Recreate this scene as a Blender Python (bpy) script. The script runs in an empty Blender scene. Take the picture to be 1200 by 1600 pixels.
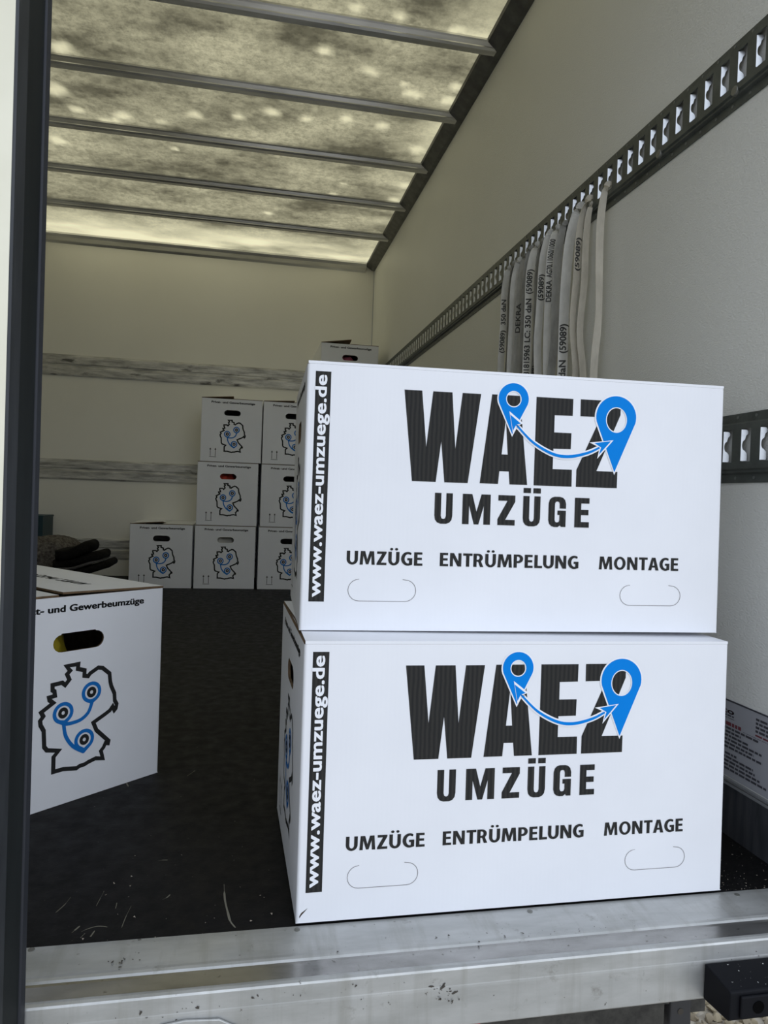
import bpy, bmesh, math, random
from mathutils import Vector, Matrix
from math import sin, cos, pi, radians

scene = bpy.context.scene
COL = scene.collection
random.seed(7)

# ---------------------------------------------------------------- camera
CAM_Z = 0.618
YAW, PITCH, ROLL, FPX = 0.1952, -0.0175, 0.0357, 1119.3
fw = Vector((sin(YAW) * cos(PITCH), cos(YAW) * cos(PITCH), sin(PITCH)))
rt = Vector((cos(YAW), -sin(YAW), 0))
up = rt.cross(fw)
r2 = rt * cos(ROLL) + up * sin(ROLL)
u2 = -rt * sin(ROLL) + up * cos(ROLL)
cam_data = bpy.data.cameras.new('camera')
cam_data.sensor_fit = 'VERTICAL'
cam_data.sensor_height = 36.0
cam_data.lens = 36.0 * FPX / 1600.0
cam_data.clip_start = 0.02
cam = bpy.data.objects.new('camera', cam_data)
M = Matrix((r2, u2, -fw)).transposed().to_4x4()
M.translation = Vector((0, 0, CAM_Z))
cam.matrix_world = M
COL.objects.link(cam)
scene.camera = cam

# ---------------------------------------------------------------- light: bright overcast sky
world = bpy.data.worlds.new('overcast_sky')
scene.world = world
world.use_nodes = True
bg = world.node_tree.nodes['Background']
bg.inputs[0].default_value = (0.77, 0.85, 1.0, 1)
bg.inputs[1].default_value = 1.0
# low soft sun added behind the camera to brighten the turned box
sun_d = bpy.data.lights.new('fill_sun', 'SUN')
sun_d.energy = 1.15
sun_d.angle = radians(62)
sun_d.color = (0.86, 0.92, 1.0)
sun = bpy.data.objects.new('fill_sun', sun_d)
SUN_AZ, SUN_EL = radians(20), radians(19)
sun.rotation_euler = Vector((-sin(SUN_AZ) * cos(SUN_EL), cos(SUN_AZ) * cos(SUN_EL), -sin(SUN_EL))).to_track_quat('-Z', 'Y').to_euler()
COL.objects.link(sun)
vs = scene.view_settings
vs.view_transform = 'Standard'
vs.look = 'None'
vs.gamma = 1.0
vs.exposure = 0.08
vs.use_curve_mapping = False

# ---------------------------------------------------------------- materials
MATS = {}


class NT:
    def __init__(self, name):
        self.m = bpy.data.materials.new(name)
        self.m.use_nodes = True
        self.nt = self.m.node_tree
        self.b = self.nt.nodes['Principled BSDF']
        self.out = self.nt.nodes['Material Output']
        MATS[name] = self.m

    def n(self, typ, **kw):
        nd = self.nt.nodes.new(typ)
        for k, v in kw.items():
            if k.startswith('i_'):
                nd.inputs[k[2:].replace('_', ' ')].default_value = v
            else:
                setattr(nd, k, v)
        return nd

    def l(self, a, b):
        self.nt.links.new(a, b)

    def coords(self, scale=(1, 1, 1)):
        tc = self.n('ShaderNodeTexCoord')
        mp = self.n('ShaderNodeMapping')
        mp.inputs['Scale'].default_value = scale
        self.l(tc.outputs['Object'], mp.inputs[0])
        return mp.outputs[0]

    def noise(self, vec, scale, detail=4, rough=0.55):
        nd = self.n('ShaderNodeTexNoise')
        nd.inputs['Scale'].default_value = scale
        nd.inputs['Detail'].default_value = detail
        nd.inputs['Roughness'].default_value = rough
        self.l(vec, nd.inputs['Vector'])
        return nd.outputs[0]

    def ramp(self, fac, stops):
        r = self.n('ShaderNodeValToRGB')
        el = r.color_ramp.elements
        while len(el) < len(stops):
            el.new(0.5)
        for e, (p, c) in zip(el, stops):
            e.position = p
            e.color = (*c, 1) if len(c) == 3 else c
        self.l(fac, r.inputs[0])
        return r.outputs[0]

    def mix(self, fac, a, b, mode='MIX'):
        mx = self.n('ShaderNodeMix', data_type='RGBA', blend_type=mode)
        for sock, v in ((mx.inputs[0], fac), (mx.inputs[6], a), (mx.inputs[7], b)):
            if hasattr(v, 'is_linked'):
                self.l(v, sock)
            elif isinstance(v, (int, float)):
                sock.default_value = v
            else:
                sock.default_value = (*v, 1)
        return mx.outputs[2]

    def bump(self, h, strength, dist=0.001):
        b = self.n('ShaderNodeBump')
        b.inputs['Strength'].default_value = strength
        b.inputs['Distance'].default_value = dist
        self.l(h, b.inputs['Height'])
        self.l(b.outputs[0], self.b.inputs['Normal'])

    def base(self, c):
        if hasattr(c, 'is_linked'):
            self.l(c, self.b.inputs['Base Color'])
        else:
            self.b.inputs['Base Color'].default_value = (*c, 1)

    def set(self, rough=0.5, metal=0.0, spec=0.5):
        self.b.inputs['Roughness'].default_value = rough
        self.b.inputs['Metallic'].default_value = metal
        self.b.inputs['Specular IOR Level'].default_value = spec
        return self


def g(v):
    return (v, v, v)


def plain(name, c, rough=0.5, metal=0.0, spec=0.5):
    t = NT(name)
    t.base(c)
    t.set(rough, metal, spec)
    return t


# white coated corrugated board
t = NT('white_board'); v = t.coords(); n1 = t.noise(v, 6, 5)
t.base(t.ramp(n1, [(0.3, (0.79, 0.80, 0.83)), (0.7, (0.83, 0.84, 0.87))]))
wv = t.n('ShaderNodeTexWave', bands_direction='X'); wv.inputs['Scale'].default_value = 45; wv.inputs['Distortion'].default_value = 0.4
t.l(v, wv.inputs[0]); t.bump(wv.outputs[1], 0.05, 0.0006); t.set(0.55, 0, 0.35)
# bare brown board
t = NT('brown_board'); v = t.coords(); t.base(t.ramp(t.noise(v, 60), [(0.3, (0.12, 0.078, 0.045)), (0.7, (0.20, 0.135, 0.08))])); t.set(0.85, 0, 0.2)
# inks
t = NT('black_ink'); v = t.coords()
wv = t.n('ShaderNodeTexWave', bands_direction='X'); wv.inputs['Scale'].default_value = 45; wv.inputs['Distortion'].default_value = 1.5
t.l(v, wv.inputs[0])
t.base(t.ramp(wv.outputs[1], [(0.0, g(0.020)), (1.0, (0.034, 0.033, 0.030))])); t.set(0.7, 0, 0.15)
plain('blue_ink', (0.0, 0.215, 0.70), 0.7, 0, 0.12)
plain('white_ink', (0.86, 0.87, 0.90), 0.55, 0, 0.3)
plain('map_blue_ink', (0.006, 0.16, 0.52), 0.55, 0, 0.3)
plain('slit', (0.22, 0.21, 0.21), 0.8)

# phenolic plywood floor
t = NT('floor_board'); v = t.coords((1, 0.35, 1)); v1 = t.coords()
base = t.ramp(t.noise(v1, 3, 5), [(0.3, (0.0042, 0.0040, 0.0043)), (0.75, (0.0105, 0.010, 0.0108))])
fine = t.ramp(t.noise(t.coords((1, 4, 1)), 60, 4, 0.6), [(0.58, g(0)), (0.8, g(1))])
c = t.mix(fine, base, (0.018, 0.017, 0.017))
wear = t.ramp(t.noise(v, 14, 7, 0.65), [(0.62, g(0)), (0.74, g(0.6))])
c = t.mix(wear, c, (0.030, 0.029, 0.030))
speck = t.ramp(t.noise(v1, 150, 2, 0.6), [(0.745, g(0)), (0.76, g(1))])
c = t.mix(speck, c, (0.20, 0.19, 0.17))
t.base(c)
rr = t.ramp(t.noise(v1, 30, 4), [(0.3, g(0.48)), (0.7, g(0.68))])
t.l(rr, t.b.inputs['Roughness'])
t.bump(t.noise(v1, 220, 2), 0.35, 0.0006); t.b.inputs['Specular IOR Level'].default_value = 0.16

# leather-grained wall panel
t = NT('wall_panel'); v = t.coords((1, 0.55, 1)); v1 = t.coords()
t.base(t.ramp(t.noise(v1, 1.2, 4), [(0.3, (0.76, 0.76, 0.715)), (0.7, (0.82, 0.82, 0.775))]))
t.bump(t.noise(v, 340, 2, 0.5), 0.75, 0.0016); t.set(0.45, 0, 0.45)
t = NT('wall_back_panel'); v1 = t.coords()
t.base(t.ramp(t.noise(v1, 1.2, 4), [(0.3, (0.73, 0.715, 0.645)), (0.7, (0.79, 0.775, 0.705))])); t.set(0.5, 0, 0.4)

# translucent roof sheet with grime
t = NT('roof_sheet'); v1 = t.coords(); v2 = t.coords((1, 1.5, 1))
at = t.n('ShaderNodeAttribute', attribute_name='clean')
mott = t.noise(v2, 2.6, 6, 0.62)
fineg = t.ramp(t.noise(v1, 34, 7, 0.78), [(0.36, g(0.55)), (0.58, g(1.0))])
blot = t.ramp(mott, [(0.36, g(0.125)), (0.50, g(0.335)), (0.64, g(0.51))])
tr = t.mix(1.0, blot, fineg, 'MULTIPLY')
tr = t.mix(at.outputs['Fac'], tr, g(0.95))
tint = t.mix(1.0, tr, (1.0, 0.865, 0.50), 'MULTIPLY')
trb = t.n('ShaderNodeBsdfTranslucent'); t.l(tint, trb.inputs[0])
dif = t.n('ShaderNodeBsdfDiffuse'); dif.inputs[0].default_value = (0.22, 0.205, 0.16, 1)
ad = t.n('ShaderNodeAddShader'); t.l(trb.outputs[0], ad.inputs[0]); t.l(dif.outputs[0], ad.inputs[1])
t.l(ad.outputs[0], t.out.inputs['Surface'])

# metals
t = NT('sill_aluminium'); v = t.coords((0.25, 1, 1)); v1 = t.coords()
c = t.ramp(t.noise(v, 30, 6, 0.6), [(0.3, (0.38, 0.385, 0.37)), (0.7, (0.53, 0.535, 0.52))])
dirt = t.ramp(t.noise(v1, 26, 7, 0.7), [(0.60, g(0)), (0.72, g(0.55))])
c = t.mix(dirt, c, (0.17, 0.155, 0.13))
spk = t.ramp(t.noise(v1, 95, 3, 0.6), [(0.70, g(0)), (0.74, g(0.8))])
c = t.mix(spk, c, (0.07, 0.06, 0.05))
streak = t.ramp(t.noise(t.coords((1, 0.15, 0.06)), 38, 5, 0.6), [(0.50, g(0)), (0.70, g(0.6))])
c = t.mix(streak, c, (0.33, 0.325, 0.295))
t.base(c); t.set(0.36, 0.45)
rr = t.ramp(t.noise(v1, 18, 5), [(0.3, g(0.30)), (0.7, g(0.50))]); t.l(rr, t.b.inputs['Roughness'])
t.bump(t.noise(v1, 130, 3), 0.12, 0.001)

t = NT('sill_channel'); v1 = t.coords((0.4, 1, 1))
c = t.ramp(t.noise(v1, 22, 6, 0.65), [(0.35, (0.30, 0.295, 0.28)), (0.7, (0.46, 0.455, 0.44))])
sp_ = t.ramp(t.noise(t.coords(), 120, 3), [(0.66, g(0)), (0.72, g(0.6))]); c = t.mix(sp_, c, (0.10, 0.09, 0.075))
t.base(c); t.set(0.25, 0.9)
t = NT('rail_steel'); v = t.coords(); c = t.ramp(t.noise(v, 25, 6, 0.65), [(0.3, (0.060, 0.068, 0.062)), (0.7, (0.112, 0.124, 0.114))])
sp = t.ramp(t.noise(v, 140, 3), [(0.66, g(0)), (0.72, g(0.6))]); c = t.mix(sp, c, (0.04, 0.04, 0.036))
t.base(c); t.set(0.45, 0.3)
t = NT('slot_zinc'); v = t.coords(); t.base(t.ramp(t.noise(v, 90, 3), [(0.3, (0.80, 0.82, 0.82)), (0.7, (0.92, 0.93, 0.93))])); t.set(0.28, 0.8)
t = NT('back_rail'); v = t.coords((0.22, 1, 1.6)); v1 = t.coords((0.35, 1, 1))
c = t.ramp(t.noise(v, 22, 6, 0.65), [(0.36, (0.25, 0.245, 0.23)), (0.62, (0.60, 0.59, 0.55))])
bl = t.ramp(t.noise(v1, 16, 5, 0.6), [(0.60, g(0)), (0.68, g(0.85))]); c = t.mix(bl, c, (0.05, 0.048, 0.042))
t.base(c); t.set(0.5, 0.35)
t = NT('bow_steel'); v = t.coords((0.15, 1, 1)); t.base(t.ramp(t.noise(v, 30, 5), [(0.3, (0.50, 0.50, 0.50)), (0.7, (0.70, 0.70, 0.70))])); t.set(0.33, 0.85)
t = NT('edge_trim'); v = t.coords(); t.base(t.ramp(t.noise(v, 20, 5), [(0.3, (0.10, 0.10, 0.095)), (0.7, (0.17, 0.17, 0.16))])); t.set(0.45, 0.6)
t = NT('kick_aluminium'); v = t.coords((1, 1, 0.12)); t.base(t.ramp(t.noise(v, 40, 5), [(0.35, (0.055, 0.058, 0.065)), (0.7, (0.13, 0.135, 0.15))])); t.set(0.5, 0.5)
plain('kick_edge', (0.40, 0.41, 0.42), 0.4, 0.6)
plain('corner_aluminium', (0.45, 0.46, 0.46), 0.4, 0.7)

# door
t = NT('door_cream'); v = t.coords(); t.base(t.ramp(t.noise(v, 9, 5), [(0.3, (0.74, 0.71, 0.56)), (0.7, (0.82, 0.79, 0.64))])); t.set(0.4, 0, 0.5)
t = NT('door_edge_grey'); v = t.coords((1, 1, 0.15)); t.base(t.ramp(t.noise(v, 70, 5), [(0.3, (0.018, 0.0205, 0.0235)), (0.7, (0.034, 0.0375, 0.042))])); t.set(0.5, 0.1)
t = NT('door_rubber'); v = t.coords((1, 1, 0.1)); t.base(t.ramp(t.noise(v, 40, 4), [(0.3, (0.007, 0.009, 0.009)), (0.7, (0.013, 0.016, 0.0165))])); t.set(0.6, 0, 0.25)
plain('door_lip', (0.024, 0.026, 0.032), 0.5, 0, 0.3)

plain('black_rubber', (0.005, 0.0055, 0.0075), 0.6, 0, 0.14)
plain('hole_black', (0.002, 0.002, 0.002), 0.9, 0, 0.05)
plain('rivet_steel', (0.20, 0.21, 0.20), 0.45, 0.5)
t = NT('chassis_steel'); v = t.coords(); t.base(t.ramp(t.noise(v, 24, 6, 0.7), [(0.35, (0.020, 0.019, 0.017)), (0.7, (0.075, 0.072, 0.062))])); t.set(0.7, 0.1)
plain('bracket_paint', (0.035, 0.035, 0.038), 0.5)
plain('red_plastic', (0.45, 0.012, 0.02), 0.35)
plain('label_film', (0.36, 0.365, 0.39), 0.4)
plain('label_ink', (0.05, 0.05, 0.06), 0.5)
plain('label_red', (0.17, 0.035, 0.045), 0.5)
plain('screw_zinc', (0.22, 0.22, 0.20), 0.45, 0.6)
plain('dirt', (0.06, 0.052, 0.042), 0.9)
plain('grit_white', (0.55, 0.55, 0.52), 0.9)
plain('crumb', (0.30, 0.26, 0.21), 0.9)
plain('scratch_paint', (0.17, 0.16, 0.125), 0.8)

# webbing
for nm, c1, c2 in (('webbing_grey', (0.60, 0.59, 0.545), (0.80, 0.785, 0.73)), ('webbing_shaded', (0.30, 0.295, 0.27), (0.50, 0.49, 0.45)), ('webbing_cream', (0.56, 0.52, 0.43), (0.72, 0.67, 0.56))):  # the dark one has the shade of gaps and edge-on straps in its colour
    t = NT(nm); v = t.coords((1, 1, 0.4))
    c = t.ramp(t.noise(v, 35, 6, 0.65), [(0.3, c1), (0.7, c2)])
    st = t.ramp(t.noise(v, 12, 4), [(0.6, g(0)), (0.8, g(0.5))]); c = t.mix(st, c, (0.22, 0.21, 0.18)); t.base(c)
    wv = t.n('ShaderNodeTexWave', bands_direction='Z'); wv.inputs['Scale'].default_value = 160; t.l(t.coords(), wv.inputs[0]); t.bump(wv.outputs[1], 0.2, 0.0006); t.set(0.85, 0, 0.2)
plain('webbing_ink', (0.075, 0.075, 0.07), 0.8)

# blankets etc.
t = NT('fleece_grey'); v = t.coords(); t.base(t.ramp(t.noise(v, 55, 6, 0.75), [(0.35, (0.05, 0.044, 0.039)), (0.65, (0.28, 0.255, 0.23))])); t.set(0.95, 0, 0.1); t.bump(t.noise(v, 70, 5, 0.8), 1.0, 0.012)
t = NT('felt_black'); v = t.coords(); t.base(t.ramp(t.noise(v, 90, 4), [(0.3, (0.006, 0.0055, 0.005)), (0.7, (0.013, 0.012, 0.011))])); t.set(0.95, 0, 0.1); t.bump(t.noise(v, 120, 4), 0.5, 0.004)
t = NT('felt_lining'); v = t.coords(); t.base(t.ramp(t.noise(v, 90, 4), [(0.3, (0.10, 0.095, 0.088)), (0.7, (0.16, 0.15, 0.14))])); t.set(0.95, 0, 0.1)
plain('teal_plastic', (0.004, 0.035, 0.05), 0.5)
plain('yellow_cloth', (0.55, 0.42, 0.02), 0.8)
plain('red_cloth', (0.60, 0.06, 0.03), 0.8)
plain('pink_cloth', (0.85, 0.22, 0.28), 0.8)
plain('pale_cloth', (0.75, 0.72, 0.62), 0.8)

# gravel
t = NT('gravel_ground'); v = t.coords()
vo = t.n('ShaderNodeTexVoronoi'); vo.inputs['Scale'].default_value = 24; t.l(v, vo.inputs['Vector'])
sepc = t.n('ShaderNodeSeparateColor'); t.l(vo.outputs['Color'], sepc.inputs[0])
t.base(t.ramp(sepc.outputs[0], [(0.0, (0.36, 0.32, 0.25)), (1.0, (0.60, 0.55, 0.46))])); t.bump(vo.outputs['Distance'], -1.0, 0.02); t.set(0.9, 0, 0.2)
for i, (c1, c2) in enumerate((((0.27, 0.225, 0.145), (0.42, 0.36, 0.25)), ((0.34, 0.29, 0.20), (0.50, 0.44, 0.32)), ((0.20, 0.165, 0.11), (0.32, 0.27, 0.19)))):
    t = NT('stone_%d' % i); t.base(t.ramp(t.noise(t.coords(), 60, 5), [(0.3, c1), (0.7, c2)])); t.set(0.85, 0, 0.3)


# ---------------------------------------------------------------- mesh helpers
def link(o, parent=None):
    COL.objects.link(o)
    if parent is not None:
        o.parent = parent
    return o


def mobj(name, verts, faces, mats, parent=None, mi=None, smooth=False):
    me = bpy.data.meshes.new(name)
    me.from_pydata([tuple(p) for p in verts], [], faces)
    for m in (mats if isinstance(mats, (list, tuple)) else [mats]):
        me.materials.append(MATS[m])
    if mi:
        for p, k in zip(me.polygons, mi):
            p.material_index = k
    if smooth:
        for p in me.polygons:
            p.use_smooth = True
    me.update()
    return link(bpy.data.objects.new(name, me), parent)


def empty(name, loc=(0, 0, 0), rz=0.0, parent=None):
    o = bpy.data.objects.new(name, None)
    o.empty_display_size = 0.1
    o.location = loc
    o.rotation_euler = (0, 0, rz)
    return link(o, parent)


def tag(o, label=None, cat=None, group=None, kind=None):
    if label: o['label'] = label
    if cat: o['category'] = cat
    if group: o['group'] = group
    if kind: o['kind'] = kind
    return o


class MB:
    def __init__(self):
        self.v, self.f, self.mi = [], [], []

    def add(self, vs, fs, m=0):
        o = len(self.v)
        self.v += [tuple(p) for p in vs]
        self.f += [tuple(i + o for i in f) for f in fs]
        self.mi += [m] * len(fs)
        return self

    def box(self, a, b, m=0):
        x0, y0, z0 = a; x1, y1, z1 = b
        vs = [(x0, y0, z0), (x1, y0, z0), (x1, y1, z0), (x0, y1, z0), (x0, y0, z1), (x1, y0, z1), (x1, y1, z1), (x0, y1, z1)]
        return self.add(vs, [(0, 3, 2, 1), (4, 5, 6, 7), (0, 1, 5, 4), (1, 2, 6, 5), (2, 3, 7, 6), (3, 0, 4, 7)], m)

    def prism(self, poly, fn, a, b, m=0):
        """poly: 2D loop, fn(p,q,t)->3D, extruded from t=a to t=b"""
        n = len(poly)
        vs = [fn(p, q, a) for p, q in poly] + [fn(p, q, b) for p, q in poly]
        fs = [(i, (i + 1) % n, n + (i + 1) % n, n + i) for i in range(n)]
        fs += [tuple(reversed(range(n))), tuple(range(n, 2 * n))]
        return self.add(vs, fs, m)

    def cyl(self, c, axis, r, h, n=12, m=0):
        ax = Vector(axis).normalized()
        e1 = ax.orthogonal().normalized(); e2 = ax.cross(e1)
        c = Vector(c)
        vs = [c + r * (cos(2 * pi * i / n) * e1 + sin(2 * pi * i / n) * e2) for i in range(n)]
        vs += [p + ax * h for p in vs]
        fs = [(i, (i + 1) % n, n + (i + 1) % n, n + i) for i in range(n)] + [tuple(reversed(range(n))), tuple(range(n, 2 * n))]
        return self.add(vs, fs, m)

    def build(self, name, mats, parent=None, smooth=False, bevel=0.0, fix=True):
        o = mobj(name, self.v, self.f, mats, parent, self.mi, smooth)
        if fix:
            bm = bmesh.new(); bm.from_mesh(o.data)
            bmesh.ops.recalc_face_normals(bm, faces=bm.faces)
            bm.to_mesh(o.data); bm.free()
        if bevel:
            md = o.modifiers.new('bevel', 'BEVEL'); md.width = bevel; md.segments = 2; md.limit_method = 'ANGLE'
        return o


XY = lambda p, q, t_: (p, q, t_)      # extrude along z
YZ = lambda p, q, t_: (t_, p, q)      # extrude along x
XZ = lambda p, q, t_: (p, t_, q)      # extrude along y


def fill2d(loops):
    """fill closed 2D loops (even-odd, so holes work) -> (verts2d, faces)"""
    cu = bpy.data.curves.new('fill', 'CURVE')
    cu.dimensions = '2D'; cu.fill_mode = 'BOTH'
    for lp in loops:
        s = cu.splines.new('POLY'); s.points.add(len(lp) - 1)
        for p, (x, y) in zip(s.points, lp):
            p.co = (x, y, 0, 1)
        s.use_cyclic_u = True
    o = bpy.data.objects.new('fill', cu); COL.objects.link(o)
    dg = bpy.context.evaluated_depsgraph_get()
    me = bpy.data.meshes.new_from_object(o.evaluated_get(dg))
    vs = [(p.co.x, p.co.y) for p in me.vertices]; fs = [tuple(p.vertices) for p in me.polygons]
    bpy.data.objects.remove(o); bpy.data.curves.remove(cu); bpy.data.meshes.remove(me)
    return vs, fs


def text2d(body, x0, x1, y0, capY, bold=0.0, space=1.0, ref=None, layered=False):
    """built-in font outline scaled so the text spans x0..x1 with its capitals from y0 to capY"""
    def mk(s):
        cu = bpy.data.curves.new('txt', 'FONT'); cu.body = s; cu.size = 1; cu.space_character = space
        cu.resolution_u = 3; cu.fill_mode = 'BOTH'
        o = bpy.data.objects.new('txt', cu); COL.objects.link(o)
        dg = bpy.context.evaluated_depsgraph_get()
        me = bpy.data.meshes.new_from_object(o.evaluated_get(dg))
        vs = [(p.co.x, p.co.y) for p in me.vertices]; fs = [tuple(p.vertices) for p in me.polygons]
        bpy.data.objects.remove(o); bpy.data.curves.remove(cu); bpy.data.meshes.remove(me)
        return vs, fs
    vs, fs = mk(body)
    if bold:
        nv = len(vs); sv, sf = list(vs), list(fs); k = 0; nbase = nv
        for ox, oy in ((-1, 0), (1, 0), (-.7, -.7), (-.7, .7), (.7, -.7), (.7, .7)):
            k += 1
            vs = vs + [(p[0] + ox * bold, p[1] + oy * bold) for p in sv]; fs = fs + [tuple(i + k * nv for i in f) for f in sf]
    rv, _ = mk(ref or 'E')
    ya, yb = min(p[1] for p in rv), max(p[1] for p in rv)
    xa, xb = min(p[0] for p in vs), max(p[0] for p in vs)
    out = [(x0 + (p[0] - xa) / (xb - xa) * (x1 - x0), y0 + (p[1] - ya) / (yb - ya) * (capY - y0)) for p in vs]
    if layered and bold:
        out = [(p[0], p[1], (i // nbase) * 4e-5) for i, p in enumerate(out)]
    return out, fs


def ribbon2d(pts, w, closed=False):
    """flat mitred stroke; w is a width or a list of widths"""
    n = len(pts); P = [Vector(p) for p in pts]
    L, R = [], []
    for i in range(n):
        a = P[(i - 1) % n] if (closed or i > 0) else None
        b = P[(i + 1) % n] if (closed or i < n - 1) else None
        d1 = (P[i] - a).normalized() if a is not None else None
        d2 = (b - P[i]).normalized() if b is not None else None
        if d1 is None: d1 = d2
        if d2 is None: d2 = d1
        n1 = Vector((-d1.y, d1.x)); n2 = Vector((-d2.y, d2.x))
        mt = n1 + n2
        if mt.length < 1e-4: mt = n1
        mt.normalize()
        k = 1 / max(mt.dot(n1), 0.55)
        ww = (w[i] if isinstance(w, list) else w) / 2
        L.append(P[i] + mt * ww * k); R.append(P[i] - mt * ww * k)
    vs = [tuple(p) for p in L] + [tuple(p) for p in R]
    fs = [(i, (i + 1) % n, n + (i + 1) % n, n + i) for i in range(n if closed else n - 1)]
    return vs, fs


def arc(cx, cy, rx, ry, a0, a1, n):
    return [(cx + rx * cos(a0 + (a1 - a0) * i / n), cy + ry * sin(a0 + (a1 - a0) * i / n)) for i in range(n + 1)]


def teardrop(cx, cy, R, tx, ty, n=28):
    d = math.hypot(tx - cx, ty - cy); ang = math.atan2(ty - cy, tx - cx)
    be = math.acos(min(R / d, 1)) * 1.12
    lp = arc(cx, cy, R, R, ang + be, ang + 2 * pi - be, n)
    return lp + [(tx, ty)]


def smoothline(pts, k=6):
    """Catmull-Rom through 2D/3D points"""
    P = [Vector(p) for p in pts]; out = []
    for i in range(len(P) - 1):
        p0 = P[max(i - 1, 0)]; p1 = P[i]; p2 = P[i + 1]; p3 = P[min(i + 2, len(P) - 1)]
        for j in range(k):
            s = j / k
            out.append(0.5 * ((2 * p1) + (p2 - p0) * s + (2 * p0 - 5 * p1 + 4 * p2 - p3) * s * s + (3 * p1 - p0 - 3 * p2 + p3) * s ** 3))
    out.append(P[-1])
    return out


# ================================================================ THE TRUCK BODY (setting)
XW, XL, YR, YB, ZR = 0.9301, -1.52, 1.018, 5.42, 2.396     # right wall, left wall, rear edge, back wall, roof underside
XO = XW + 0.03

# floor
fl = tag(MB().box((XL, YR, -0.02), (XW, YB, 0.0)).build('floor', 'floor_board'), kind='structure')
marks = [
    ([(-.0097, 1.147), (-.0085, 1.12), (-.0066, 1.096), (-.002, 1.066), (.0018, 1.045), (.0093, 1.028)], [.0006, .0030, .0026, .0034, .0022, .0006]),
    ([(-.2015, 1.0475), (-.196, 1.0525), (-.184, 1.0577), (-.1740, 1.0565), (-.1682, 1.054)], [.0006, .0016, .0018, .0014, .0006]),
    ([(-.2141, 1.0468), (-.2110, 1.053), (-.2065, 1.0623)], [.0006, .0026, .0006]),
    ([(-.1435, 1.1037), (-.147, 1.075), (-.1486, 1.0498)], [.0004, .0010, .0004]),
    ([(-.236, 1.14), (-.24, 1.12), (-.248, 1.10)], [.0004, .0014, .0004]),
    ([(-.19, 1.15), (-.192, 1.13), (-.194, 1.11)], [.0003, .0008, .0003]),
    ([(-.12, 1.235), (-.112, 1.236), (-.104, 1.235)], [.0004, .0018, .0004]),
    ([(-.10, 1.115), (-.094, 1.12), (-.09, 1.128)], [.0004, .0022, .0004]),
    ([(-.165, 1.10), (-.1655, 1.115)], [.001, .0012]),
    ([(-.20, 1.033), (-.196, 1.043)], [.0008, .0016]),
    ([(-.187, 1.034), (-.184, 1.048)], [.0020, .0008]),
    ([(-.225, 1.585), (-.215, 1.555)], [.003, .001]), ([(-.10, 1.60), (-.085, 1.63)], [.001, .003]),
]
for pts, w in marks:
    vs, fs = ribbon2d([tuple(p) for p in smoothline(pts, 4)], [w[min(int(i / 4), len(w) - 1)] for i in range((len(pts) - 1) * 4 + 1)])
    mobj('scuff_mark', [(x, y, 0.0004) for x, y in vs], fs, 'scratch_paint', fl)
mb = MB()
rc = random.Random(3)
for i in range(150):
    q = rc.random()
    if q < .75:
        x = .79 + rc.random() ** 1.6 * .14; y = 1.022 + rc.random() ** 2 * .13
    elif q < .85:
        x = .925 - rc.random() * .015; y = 1.03 + rc.random() * .3
    else:
        x = -.22 + rc.random() * .3; y = 1.02 + rc.random() ** 2 * .25
    s = .0004 + rc.random() ** 3 * .0016
    p = [Vector((x + rc.uniform(-s, s) * 1.4, y + rc.uniform(-s, s) * 1.4, max(0.0001, rc.random() * s * 1.5))) for _ in range(5)]
    mb.add(p, [(0, 1, 2), (0, 2, 3), (0, 3, 4), (1, 2, 4), (0, 1, 4), (2, 3, 4)])
tag(mb.build('crumbs', 'crumb', fl), kind='stuff')

# walls
tag(MB().box((XW, YR - 0.02, -0.02), (XO, YB + 0.03, 2.42)).build('wall_right', 'wall_panel'), kind='structure')
tag(MB().box((XL - 0.03, YR - 0.02, -0.02), (XL, YB + 0.03, 2.42)).build('wall_left', 'wall_panel'), kind='structure')
tag(MB().box((XL, YB, -0.02), (XW, YB + 0.03, 2.42)).build('wall_back', 'wall_back_panel'), kind='structure')
tag(MB().box((XW - 0.004, YB - 0.006, 0.0), (XW, YB, 2.36)).build('trim_1', 'kick_edge'), kind='structure')

# roof sheet with stains (clean spots let more light through)
nx, ny = 124, 222
spots = [(-0.78, 3.14, .05), (-0.88, 3.47, .06), (-0.95, 3.0, .05), (-0.82, 3.63, .03), (-0.71, 3.69, .035), (-0.62, 3.63, .04), (-0.66, 3.68, .025), (-0.44, 3.63, .032),
         (-0.28, 3.52, .04), (-0.08, 3.49, .035), (0.08, 3.41, .04), (0.24, 3.43, .03), (0.42, 3.38, .034), (0.6, 3.39, .036), (0.26, 2.89, .035), (0.47, 2.98, .038), (0.62, 3.03, .025),
         (0.66, 3.09, .036), (0.70, 3.10, .03), (0.84, 3.0, .035), (0.84, 3.11, .04), (0.35, 2.61, .03), (0.51, 2.62, .035), (0.82, 2.67, .06), (0.74, 2.64, .04), (0.82, 3.58, .06), (0.46, 4.23, .035),
         (0.5, 4.07, .022), (0.85, 3.99, .05), (0.83, 4.2, .05), (-0.99, 3.97, .05), (0.1, 4.62, .03), (-.4, 3.9, .02), (.2, 2.35, .04), (-.3, 2.2, .05), (-.5, 2.6, .03)]
from mathutils import noise as mnoise
vs, att = [], []
y0, y1, x0, x1 = YR - 0.02, YB + 0.03, XL - 0.03, XO
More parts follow.
